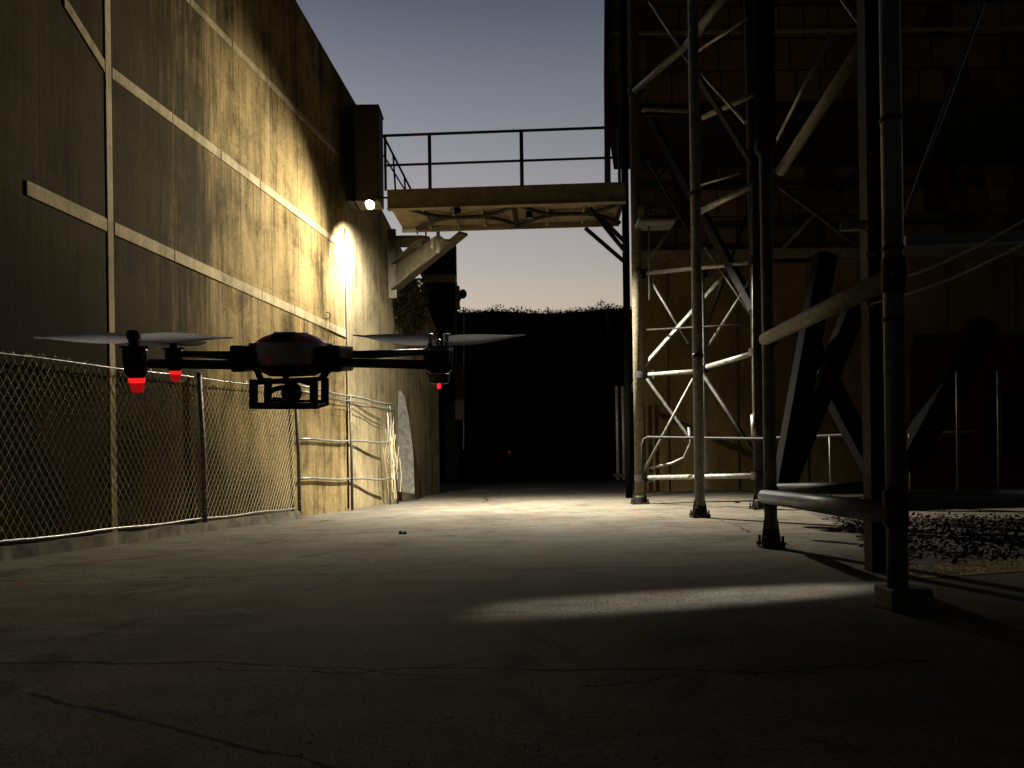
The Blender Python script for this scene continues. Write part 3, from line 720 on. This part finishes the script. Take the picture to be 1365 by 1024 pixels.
for y in (300, 340, 404): 
    o = MB().ball(P(1160, y, s_g.y - .12), .05, 10, (1, .6, .8)).build('clamp', M_steel, tw_)
# big dark crossed beams at the back
for (x0_, y0_, x1_, y1_, Z) in ((1100, 340, 1045, 645, 12.5), (1062, 430, 1172, 640, 13.2), (1150, 385, 1040, 660, 12.9), (1310, 430, 1205, 625, 10.5)):
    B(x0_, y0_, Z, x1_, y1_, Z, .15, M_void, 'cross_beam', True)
B(1030, 652, 11, 1172, 650, 9.5, .08, M_dark, 'cross_pipe')
# mesh basket hung from post one
bk = MB(); pa = P(851, 287, z1p - .3); pb = P(897, 285, z1p - .3); n = 44; nr = 26; o = 0
for i in range(n + 1):
    t = i / n; rad = .24 * min(1, 5 * t + .5, (1 - t) * 3.2 + .25) + .05
    for k in range(nr):
        a = 2 * math.pi * k / nr; q = pa.lerp(pb, t); d = V(0, math.cos(a), math.sin(a))
        bump_ = .05 * noise.noise((q + d * .3) * 9) + .035 * noise.noise((q + d * .3) * 22)
        bk.v.append(q + d * (rad + bump_) + V(.03 * noise.noise(q * 12 + d * 5), 0, 0))
for i in range(n):
    for k in range(nr): bk.f.append((i * nr + k, i * nr + (k + 1) % nr, (i + 1) * nr + (k + 1) % nr, (i + 1) * nr + k)); bk.sm.append(False)
bk.f.append(tuple(range(nr))); bk.f.append(tuple(n * nr + k for k in range(nr))); bk.sm += [False, False]
nest = thing('mesh_basket', P(872, 298, z1p - .3), 'rough pebbled pale bundle lodged on a ledge of the lattice tower', 'bundle')
bk.build('bundle', M_rough, nest)
MB().box(P(872, 300, z1p - .3), (1.0, .8, .06)).build('tray', M_galv, nest)

# thin handrail behind the posts
hr = thing('handrail', G(940, 660), 'thin dark handrail with a rounded end passing behind the tower posts', 'handrail')
Zh = 19.8
pts = [P(857, 640, Zh), P(856, 594, Zh), P(858, 586, Zh), P(864, 583, Zh), P(1010, 585, 17), P(1180, 578, 14), P(1400, 577, 11.5)]
MB().tube(pts, .035, 8).build('rail', M_dark, hr)
for (px, t, bo, Z) in ((1106, 582, 662, 15), (1213, 578, 680, 10.5), (1276, 495, 655, 9.6), (1331, 495, 655, 9.2)):
    MB().tube([P(px, t, Z), P(px + 2, bo, Z)], .022, 8).build('upright', M_steel, hr)
MB().tube([P(918, 570, 19.3), P(921, 590, 19.3), P(912, 610, 19.5), P(895, 618, 19.7), P(866, 624, 19.8)], .035, 8).build('bent_end', M_steel, hr)
# cables towards the right
for (a, c, lab) in (((1167, 382, 6.6), (1420, 262, 4.4), 'thin dark chain slung above another from the long pipe to the right'), ((1162, 405, 6.7), (1420, 296, 4.4), 'lower of two thin chains slung right from the tower clamp')):
    b = MB(); pa, pb = P(*a), P(*c); pts = []
    for i in range(17):
        t = i / 16; pts.append(pa.lerp(pb, t) + V(0, 0, -.06 * math.sin(math.pi * t)))
    b.tube(pts, .006, 6)
    for i in range(70):
        t = i / 70; q = pa.lerp(pb, t) + V(0, 0, -.06 * math.sin(math.pi * t)); b.ball(q, .013, 6, (1.2, 1.2, .8))
    tag(b.build('chain', M_chain), lab, 'chain', 'chains on the right of the tower')
# railing far behind post one
rg = thing('rod_railing', G(835, 640), 'far railing of upright rods just left of the crusted first post', 'railing')
Zr = 30
MB().tube([P(838, 524, Zr), P(852, 505, 26)], .09, 10).build('top_pipe', M_galv, rg)
for px in (824, 832, 840):
    MB().tube([P(px - 2, 515, Zr), P(px, 640, Zr)], .06, 8).build('rod', M_steel, rg)
MB().bar(P(818, 634, Zr), P(850, 634, Zr), .15, .12).build('foot', M_dark, rg)

# ------------------------------------------------------------------ buildings behind the tower
bd = thing('tower_building', G(1000, 652), 'tall dark panel-clad building behind the lattice tower with concrete lower storey', 'building')
Zb = 32.0
def bx(x0, x1, z0, z1_, y0, y1, nm, mt, bv=0):
    k = .19 * (y1 - y0)          # sides run parallel to the yard
    return MB().hexa([V(x0, y0, z0), V(x1, y0, z0), V(x1 + k, y1, z0), V(x0 + k, y1, z0)], [V(x0, y0, z1_), V(x1, y0, z1_), V(x1 + k, y1, z1_), V(x0 + k, y1, z1_)]).build(nm, mt, bd, bv)
xl = P(846, 500, Zb).x; zm = P(900, 338, Zb).z
bx(xl, 34, -.2, zm, Zb, Zb + 12, 'lower_wall', M_rear)
bx(xl, 34, zm + .003, 34, Zb + .15, Zb + 12, 'upper_wall', M_tile)
bx(xl - .1, 34, zm - .35, zm + .1, Zb - .18, Zb - .003, 'ledge', M_girder)
ze = P(820, 146, 27).z; xe = P(811, 100, 27).x
bx(xe, 32, ze, 34, 27, Zb - .2, 'overhang', M_tile)
bx(xe - .12, 32, ze - .25, ze - .003, 26.9, Zb - .22, 'eave', M_dark)
for z in [ze + 2.6 * k for k in range(1, 4)]: bx(xe - .05, 32, z, z + .12, 26.93, 26.997, 'string_course', M_girder)
for k in range(7):
    x = xl + 1.2 + k * 2.9
    bx(x, x + .16, 0, zm - .36, Zb - .12, Zb - .003, 'pilaster', M_rear)
for k in range(5):
    zc_ = zm + 1.1 + k * 1.7
    bx(xl, 20, zc_, zc_ + .16, Zb + .02, Zb + .147, 'string_course', M_dark)
dp = MB(); dp.tube([P(810, -60, 26.7), P(809, 100, 26.7), P(810, 246, 26.7)], .11, 10); dp.build('drainpipe', M_dark, bd)
# brick outbuilding to the right
bw = thing('brick_outbuilding', G(1300, 668), 'low dark red brick outbuilding at the right behind the handrail', 'building')
bxa = P(1212, 500, 19).x
MB().hexa([V(bxa, 19, -.1), V(bxa + 12, 19, -.1), V(bxa + 16, 25, -.1), V(bxa + 3.4, 25, -.1)], [V(bxa, 19, 4), V(bxa + 12, 19, 4), V(bxa + 16, 25, 4), V(bxa + 3.4, 25, 4)]).build('wall', M_brick, bw)
MB().hexa([V(bxa, 18.8, 4.003), V(bxa + 12, 18.8, 4.003), V(bxa + 16, 25, 4.003), V(bxa + 3.5, 25, 4.003)], [V(bxa, 18.8, 4.2), V(bxa + 12, 18.8, 4.2), V(bxa + 16, 25, 4.2), V(bxa + 3.5, 25, 4.2)]).build('roof', M_dark, bw, .02)
for k in range(2):
    w = MB().box((bxa + 2.6 + k * 3.4, 18.97, 1.9), (1.3, .05, 1.4)).build('window', M_black, bw)

# ------------------------------------------------------------------ leaf litter, soil, grass
pg = [G(1075, 683), G(1120, 700), G(1150, 722), G(1150, 742), G(1190, 752), G(1330, 752), G(1420, 742)]
sv = [V(p.x, p.y, .004) for p in pg] + [V(14, 12, .004), V(7, 14, .004)]
tag(MB().add(sv, [tuple(range(len(sv)))]).build('soil_bed', M_soil, recalc=False), kind='structure')
def inpoly(x, y, pl):
    r = False; j = len(pl) - 1
    for i in range(len(pl)):
        if (pl[i].y > y) != (pl[j].y > y) and x < (pl[j].x - pl[i].x) * (y - pl[i].y) / (pl[j].y - pl[i].y) + pl[i].x: r = not r
        j = i
    return r
lb = MB(); cnt = 0
while cnt < 5200:
    x = random.uniform(2.0, 9); y = random.uniform(6.5, 14)
    e = V(x + .25 * noise.noise(V(x * 3, y * 3, 0)), y + .25 * noise.noise(V(x * 3, y * 3, 7)), 0)
    if not inpoly(e.x, e.y, sv): continue
    cnt += 1; z = .02 + random.random() ** 2 * .22 * (.5 + noise.noise(V(x * 1.2, y * 1.2, 3))); s = random.uniform(.02, .05)
    a = V(random.gauss(0, 1), random.gauss(0, 1), random.gauss(0, .5)).normalized(); q = a.cross(V(random.gauss(0, .5), random.gauss(0, .5), 1)).normalized(); c = V(x, y, max(.012, z))
    lb.add([c - a * s, c + q * s * .5, c + a * s, c - q * s * .5 + V(0, 0, s * .3)], [(0, 1, 2, 3)])
tag(lb.build('leaf_litter', M_litter, recalc=False), 'dead brown leaves heaped on the dark soil right of the tower', 'leaf litter', kind='stuff')
gb = MB()
for i in range(5200):
    px = random.uniform(1208, 1420); t = random.random(); py = 772 - (px - 1208) * .075 - t * (16 + (px - 1208) * .02)
    p = G(px, py); h = random.uniform(.008, .03); a = V(random.gauss(0, .02), random.gauss(0, .02), h); w = V(random.gauss(0, 1), random.gauss(0, 1), 0).normalized() * .004
    gb.add([p - w, p + w, p + a], [(0, 1, 2)])
tag(gb.build('dry_grass', M_grass, recalc=False), 'strip of short dry grass edging the soil on the right', 'grass', kind='stuff')
gs = [G(1200, 774), G(1420, 758), G(1420, 738), G(1330, 746), G(1200, 756)]
tag(MB().add([V(p.x, p.y, .008) for p in gs], [tuple(range(5))]).build('turf_strip', M_grass, recalc=False), kind='structure')

gr = MB()
for i in range(2600):
    y = 2.2 + 20 * random.random() ** 1.6; x = random.uniform(-.62, .62) * y + random.uniform(0, .6)
    if x < -7.4 + .18 * y: continue
    if noise.noise(V(x * .6, y * .6, 2)) < random.uniform(-.5, .35): continue
    s_ = random.uniform(.002, .007) * (1 + y * .05); a = random.random() * 6.28
    c = V(x, y, 0); d = V(math.cos(a), math.sin(a), 0) * s_; e = V(-math.sin(a), math.cos(a), 0) * s_ * random.uniform(.5, 1)
    t = c + V(random.gauss(0, .2) * s_, 0, s_ * random.uniform(.5, 1.1))
    gr.add([c - d, c - e, c + d, c + e, t], [(0, 1, 4), (1, 2, 4), (2, 3, 4), (3, 0, 4)])
tag(gr.build('grit', M_slab, recalc=False), 'scattered grit and tiny stones on the concrete yard', 'grit', kind='stuff')
# ------------------------------------------------------------------ small things
cpos = G(537, 712)
cl_ = thing('cable_clip', cpos, 'small black twin clip lying on the lit concrete', 'clip')
MB().box(cpos + V(-.035, 0, .025), (.05, .05, .05)).build('jaw', M_blackp, cl_, .006)
MB().box(cpos + V(.035, 0, .022), (.05, .05, .044)).build('jaw', M_blackp, cl_, .006)
MB().box(cpos + V(0, 0, .012), (.03, .03, .02)).build('link', M_blackp, cl_, .003)
pp = G(1153, 921)
tag(MB().ball(pp + V(0, 0, .004), .006, 8, (1, 1, .7)).build('pebble', M_slab), 'tiny pale pebble alone on the dark concrete at lower right', 'pebble')
rm = P(679, 604, 50)
rl_ = thing('marker_lamp', V(rm.x, rm.y, 0), 'tiny far red marker lamp on a stake before the hill', 'lamp')
MB().tube([V(rm.x, rm.y, 0), rm], .03, 6).build('stake', M_dark, rl_)
MB().ball(rm + V(0, -.05, .05), .09, 8).build('lamp', M_far, rl_)
for px in (626, 639):
    q = P(px, 610, 48)
    tag(MB().tube([V(q.x, q.y, 0), P(px, 583, 48)], .05, 6).build('bollard', M_dark), 'dark far stake standing before the hill', 'stake', 'stakes before the hill')

# ------------------------------------------------------------------ drone
ZD = 2.4
DC = P(389, 474, ZD)
fw = (V(DC.x, DC.y, DC.z) - CAM); tilt = math.atan2(DC.z - CAM.z, DC.y)
fwd = (f_ + u_ * math.tan(tilt)).normalized(); upd = r_.cross(fwd).normalized()
rot = Matrix((r_, fwd, upd)).transposed().to_4x4()
dr = thing('drone', DC, 'black quadcopter drone with dark red top hovering in front of the wire fence', 'drone', rot=rot)
def dl(px, py, Z): return P(px, py, Z)
px2m = ZD / F
def up(p, h): return p + upd * h
c = DC
def hgt(py): return (474 - py) * px2m
rb_ = 54 * px2m
MB().lathe(c, upd, [(.02, hgt(502)), (rb_ * .55, hgt(501)), (rb_ * .82, hgt(494)), (rb_ * .98, hgt(488)), (rb_ * .985, hgt(486))], 48, False).build('lower_shell', M_blackp, dr)
MB().lathe(c, upd, [(0, hgt(487)), (rb_, hgt(486)), (rb_ * 1.005, hgt(484)), (rb_ * 1.005, hgt(460)), (rb_ * .99, hgt(458)), (rb_ * .86, hgt(457.5)), (0, hgt(457))], 64).build('body', M_shell, dr)
dm = MB().lathe(c, upd, [(rb_ * .87, hgt(457.6)), (rb_ * .80, hgt(455)), (rb_ * .66, hgt(450)), (rb_ * .50, hgt(446.5)), (rb_ * .40, hgt(445.2)), (0, hgt(445))], 48, False).build('canopy', M_dome, dr)
MB().lathe(c, upd, [(rb_ * .41, hgt(445.3)), (rb_ * .41, hgt(444.2)), (0, hgt(444))], 32).build('top_plate', M_galv, dm)
# dark saddle over the canopy
sd = MB(); pr = [(.87, 457), (.80, 454.5), (.66, 449.4), (.50, 446)]
wv = 14 * px2m
for i in range(3):
    (ra, pa_), (rb2, pb_) = pr[i], pr[i + 1]
    for s in (-1, 1):
        a0_ = c - fwd * rb_ * ra + upd * hgt(pa_ - 1); a1_ = c - fwd * rb_ * rb2 + upd * hgt(pb_ - 1)
    sd.hexa([a0_ - r_ * wv, a0_ + r_ * wv, a1_ + r_ * wv, a1_ - r_ * wv], [a0_ - r_ * wv + upd * .003, a0_ + r_ * wv + upd * .003, a1_ + r_ * wv + upd * .003, a1_ - r_ * wv + upd * .003])
sd.build('saddle', M_blackp, dm)
motors = [(180, 2.05, 1), (232, 2.85, 0), (585, 2.05, 1), (577, 2.85, 0)]
for side, (xa, xb) in ((-1, (321, 340)), (1, (442, 463))):
    q = P((xa + xb) / 2, 478, ZD)
    MB().box(q, ((xb - xa) * px2m, .20, 34 * px2m), (r_, fwd, upd)).build('arm_clamp', M_blackp, dr, .008)
    MB().box(q - fwd * .10 + upd * .0, ((xb - xa) * px2m * .5, .02, 22 * px2m), (r_, fwd, upd)).build('clamp_plate', M_gloss, dr, .003)
def plane_pt(px, Z, h=0.0):       # point of the drone's own plane above image column px at depth Z
    X = (px - CX) / F * Z
    v = V(X, Z, 0); lx = 0
    d = r_ * ((px - CX) / F) * Z + f_ * Z
    q = CAM + d; t = (DC - q).dot(upd) / u_.dot(upd)
    return q + u_ * t + upd * h
for (px, Z, near) in motors:
    side = -1 if px < 389 else 1
    root = plane_pt(334 if side < 0 else 448, ZD + (-.075 if near else .075), 0.0 if near else .0)
    tip = plane_pt(px, Z)
    h0, h1 = (-.028, -.020) if near else (-.002, .004)
    if side > 0: h0, h1 = (-.020, -.024) if near else (-.002, .012)
    d = (tip - root).normalized()
    arm = MB().tube([root + upd * h0, root.lerp(tip, .5) + upd * (h0 + h1) / 2, tip + upd * h1 - d * .012], [.0155, .0135, .012], 14).build('arm', M_blackp, dr)
    t = tip + upd * (-.006)
    k = 1.0
    ms = []
    if side < 0:
        MB().lathe(t, upd, [(0, -.052), (.020, -.052), (.028, -.040), (.031, -.01), (.031, .020), (.028, .026), (.036, .027), (.036, .033), (.017, .034), (0, .034)], 28).build('motor', M_blackp, dr)
        cap = MB().lathe(t, upd, [(.014, .034), (.014, .048), (.017, .050), (.017, .070), (.012, .074), (0, .074)], 20).build('rotor_cap', M_blackp, dr)
        MB().lathe(t, upd, [(0, -.092), (.013, -.091), (.017, -.080), (.020, -.0525)], 20).build('lamp_cover', M_ledsoft, dr)
        MB().lathe(t, upd, [(.0185, -.066), (.0205, -.064), (.0215, -.056), (.0206, -.0526)], 20, False).build('lamp_ring', M_ledhot, dr)
    else:
        mo = MB().lathe(t, upd, [(0, -.04), (.026, -.040), (.036, -.030), (.037, -.01), (.037, .026), (.033, .032), (0, .032)], 32).build('motor', M_gloss, dr)
        MB().lathe(t, upd, [(.0372, .020), (.0382, .021), (.0382, .027), (.0372, .028)], 32).build('motor_ring', M_chrome, mo)
        MB().lathe(t, upd, [(.022, -.041), (.030, -.041), (.026, -.066), (.018, -.068), (0, -.068)], 24).build('motor_cup', M_chrome if near else M_blackp, mo)
        MB().ball(t + upd * (-.073) - fwd * .008, .0058 if near else .0035, 12, (1, 1, 1.5)).build('red_lamp', M_led, mo)
        for s in (-1, 1):
            MB().lathe(t + r_ * .022 * s, upd, [(.009, .032), (.009, .04), (.005, .043), (.005, .056), (.010, .058), (.010, .064), (0, .066)], 14).build('rotor_bolt', M_chrome, mo)
    # propeller: two pitched, tapered blades
    hub = t + upd * (.052 if side < 0 else .046)
    ang = {180: 2, 232: 84, 585: -3, 577: 96}[px]
    pd = (r_ * math.cos(R(ang)) + fwd * math.sin(R(ang))).normalized(); pn = upd.cross(pd).normalized()
    pb = MB(); Lb = .262 if side < 0 else .232
    for s in (1, -1):
        ring = []
        for i in range(15):
            tt = i / 14; rad = .012 + (Lb - .012) * tt
            ch = (.012 + .036 * math.sin(math.pi * min(1, tt * 1.02 + .12)) ** .7) * (1 if tt < .93 else max(.12, 1 - (tt - .93) * 12))
            th = R(46 - 26 * tt); e1_ = pn * s * math.cos(th) + upd * math.sin(th); e2_ = pd * s
            nn = e1_.cross(e2_).normalized(); o_ = hub + pd * s * rad + upd * (.010 * tt * tt * (1.6 if side > 0 else .3))
            ring.append([o_ - e1_ * ch * .45 , o_ + nn * .0022 - e1_ * ch * .1, o_ + e1_ * ch * .55, o_ - nn * .0012 - e1_ * ch * .1])
        o = len(pb.v)
        for rg_ in ring: pb.v += rg_
        for i in range(14):
            for q in range(4): pb.f.append((o + i * 4 + q, o + i * 4 + (q + 1) % 4, o + (i + 1) * 4 + (q + 1) % 4, o + (i + 1) * 4 + q)); pb.sm.append(True)
        pb.f.append((o + 3, o + 2, o + 1, o)); pb.sm.append(False); e = o + 14 * 4; pb.f.append((e, e + 1, e + 2, e + 3)); pb.sm.append(False)
    pb.build('propeller', M_blade, dr)
# camera cradle
def dq(px, py, v=0.0): return P(px, py, ZD) + fwd * v
fr_ = MB()
fw_ = 10 * px2m
for v in (-.07, .07):
    fr2 = MB()
    fr2.bar(dq(348, 505, v), dq(348, 543, v), .012, fw_, r_)
    fr2.bar(dq(426, 505, v), dq(426, 543, v), .012, fw_, r_)
    fr2.bar(dq(353, 539, v), dq(421, 539, v), .012, 8.5 * px2m, upd)
    fr2.bar(dq(353, 509, v), dq(421, 506, v), .012, 6 * px2m, upd)
    fr2.build('cradle_frame', M_blackp, dr)
for px in (348, 426):
    MB().bar(dq(px, 541, -.064), dq(px, 541, .064), .012, .012).build('cradle_bar', M_blackp, dr)
MB().tube([dq(441, 489), dq(434, 497), dq(427, 508)], .012, 8).build('strut', M_blackp, dr)
MB().tube([dq(342, 492), dq(345, 500), dq(349, 508)], .010, 8).build('strut', M_blackp, dr)
gm = MB().tube([dq(381, 498), dq(381, 512)], .010, 10).build('gimbal_post', M_blackp, dr)
cm = MB().ball(dq(389, 523), 13.5 * px2m, 20, (1, 1, 1.05)).build('camera_pod', M_blackp, dr)
MB().lathe(dq(387, 524) - fwd * .026, -fwd, [(.016, 0), (.018, .012), (.014, .014), (0, .011)], 20).build('camera_lens', M_gloss, cm)
MB().tube([dq(378, 516, .0), dq(366, 519), dq(358, 524)], .008, 8).build('gimbal_arm', M_blackp, dr)
MB().tube([dq(359, 518), dq(358, 531)], .006, 8).build('gimbal_arm', M_blackp, dr)
MB().tube([dq(396, 507), dq(412, 512), dq(420, 509)], .006, 8).build('gimbal_arm', M_blackp, dr)
MB().box(dq(371, 532), (.03, .03, .012), (r_, fwd, upd)).build('gimbal_motor', M_blackp, dr, .003)

# ------------------------------------------------------------------ lights
w = bpy.data.worlds.new('World'); S.world = w; w.use_nodes = True
nt = w.node_tree; bg = nt.nodes['Background']
tc = nt.nodes.new('ShaderNodeTexCoord'); sx = nt.nodes.new('ShaderNodeSeparateXYZ'); nt.links.new(tc.outputs['Generated'], sx.inputs[0])
rp = nt.nodes.new('ShaderNodeValToRGB'); nt.links.new(sx.outputs[2], rp.inputs[0]); e = rp.color_ramp.elements
stops = [(0.0, (.60, .50, .40)), (.21, (.56, .475, .385)), (.265, (.435, .405, .385)), (.385, (.27, .272, .305)), (.52, (.098, .113, .152)), (.72, (.018, .024, .040)), (1.0, (.006, .008, .014))]
while len(e) < len(stops): e.new(.5)
for i, (p, c) in enumerate(stops): e[i].position = p; e[i].color = (*c, 1)
# afterglow lies ahead: sky fades away from it
az = nt.nodes.new('ShaderNodeMapRange'); nt.links.new(sx.outputs[1], az.inputs[0]); az.interpolation_type = 'SMOOTHSTEP'
az.inputs[1].default_value = .1; az.inputs[2].default_value = .75; az.inputs[3].default_value = .065; az.inputs[4].default_value = 1.0
mu = nt.nodes.new('ShaderNodeMix'); mu.data_type = 'RGBA'; mu.blend_type = 'MULTIPLY'; mu.inputs[0].default_value = 1
nt.links.new(rp.outputs[0], mu.inputs[6]); lr = nt.nodes.new('ShaderNodeMapRange'); nt.links.new(sx.outputs[0], lr.inputs[0]); lr.inputs[1].default_value = -.35; lr.inputs[2].default_value = .25; lr.inputs[3].default_value = 1.18; lr.inputs[4].default_value = .86
ml = nt.nodes.new('ShaderNodeMath'); ml.operation = 'MULTIPLY'; nt.links.new(az.outputs[0], ml.inputs[0]); nt.links.new(lr.outputs[0], ml.inputs[1])
nt.links.new(ml.outputs[0], mu.inputs[7]); nt.links.new(mu.outputs[2], bg.inputs[0]); bg.inputs[1].default_value = 1.0

def spot(name, loc, aim, power, size, blend, col, rad):
    l = bpy.data.lights.new(name, 'SPOT'); o = bpy.data.objects.new(name, l); COL.objects.link(o); o.location = loc
    o.rotation_euler = (Vector(aim)).to_track_quat('-Z', 'Y').to_euler(); l.energy = power; l.spot_size = R(size); l.spot_blend = blend; l.color = col; l.shadow_soft_size = rad; return o
spot('flood_beam', L + ax * .10, V(.0, .72, -1), 5200, 126, .9, (1.0, .95, .84), .06)
spot('added_pool_beam', PL - V(0, 0, .06), V(.14, -.06, -1), 25000, 126, 1.0, (1.0, .93, .78), .06)  # fill from the downlight added under the deck
spot('added_wall_wash', UL + ua * .22, V(-.66, -.79, -.40), 6000, 99, 1.0, (1.0, .91, .71), .08)  # fill from the hooded lamp added under the girder
# low lamp out to the right, raking along the concrete
q0_ = V(10.5, 8.5, 2.0); tgt = G(925, 797)
spot('rake_beam', q0_, tgt - q0_, 22000, 5.6, 1.0, (1, .96, .86), .12)

S.view_settings.view_transform = 'Standard'; S.view_settings.look = 'None'; S.view_settings.exposure = 0; S.view_settings.gamma = 1
S.cycles.use_denoising = True
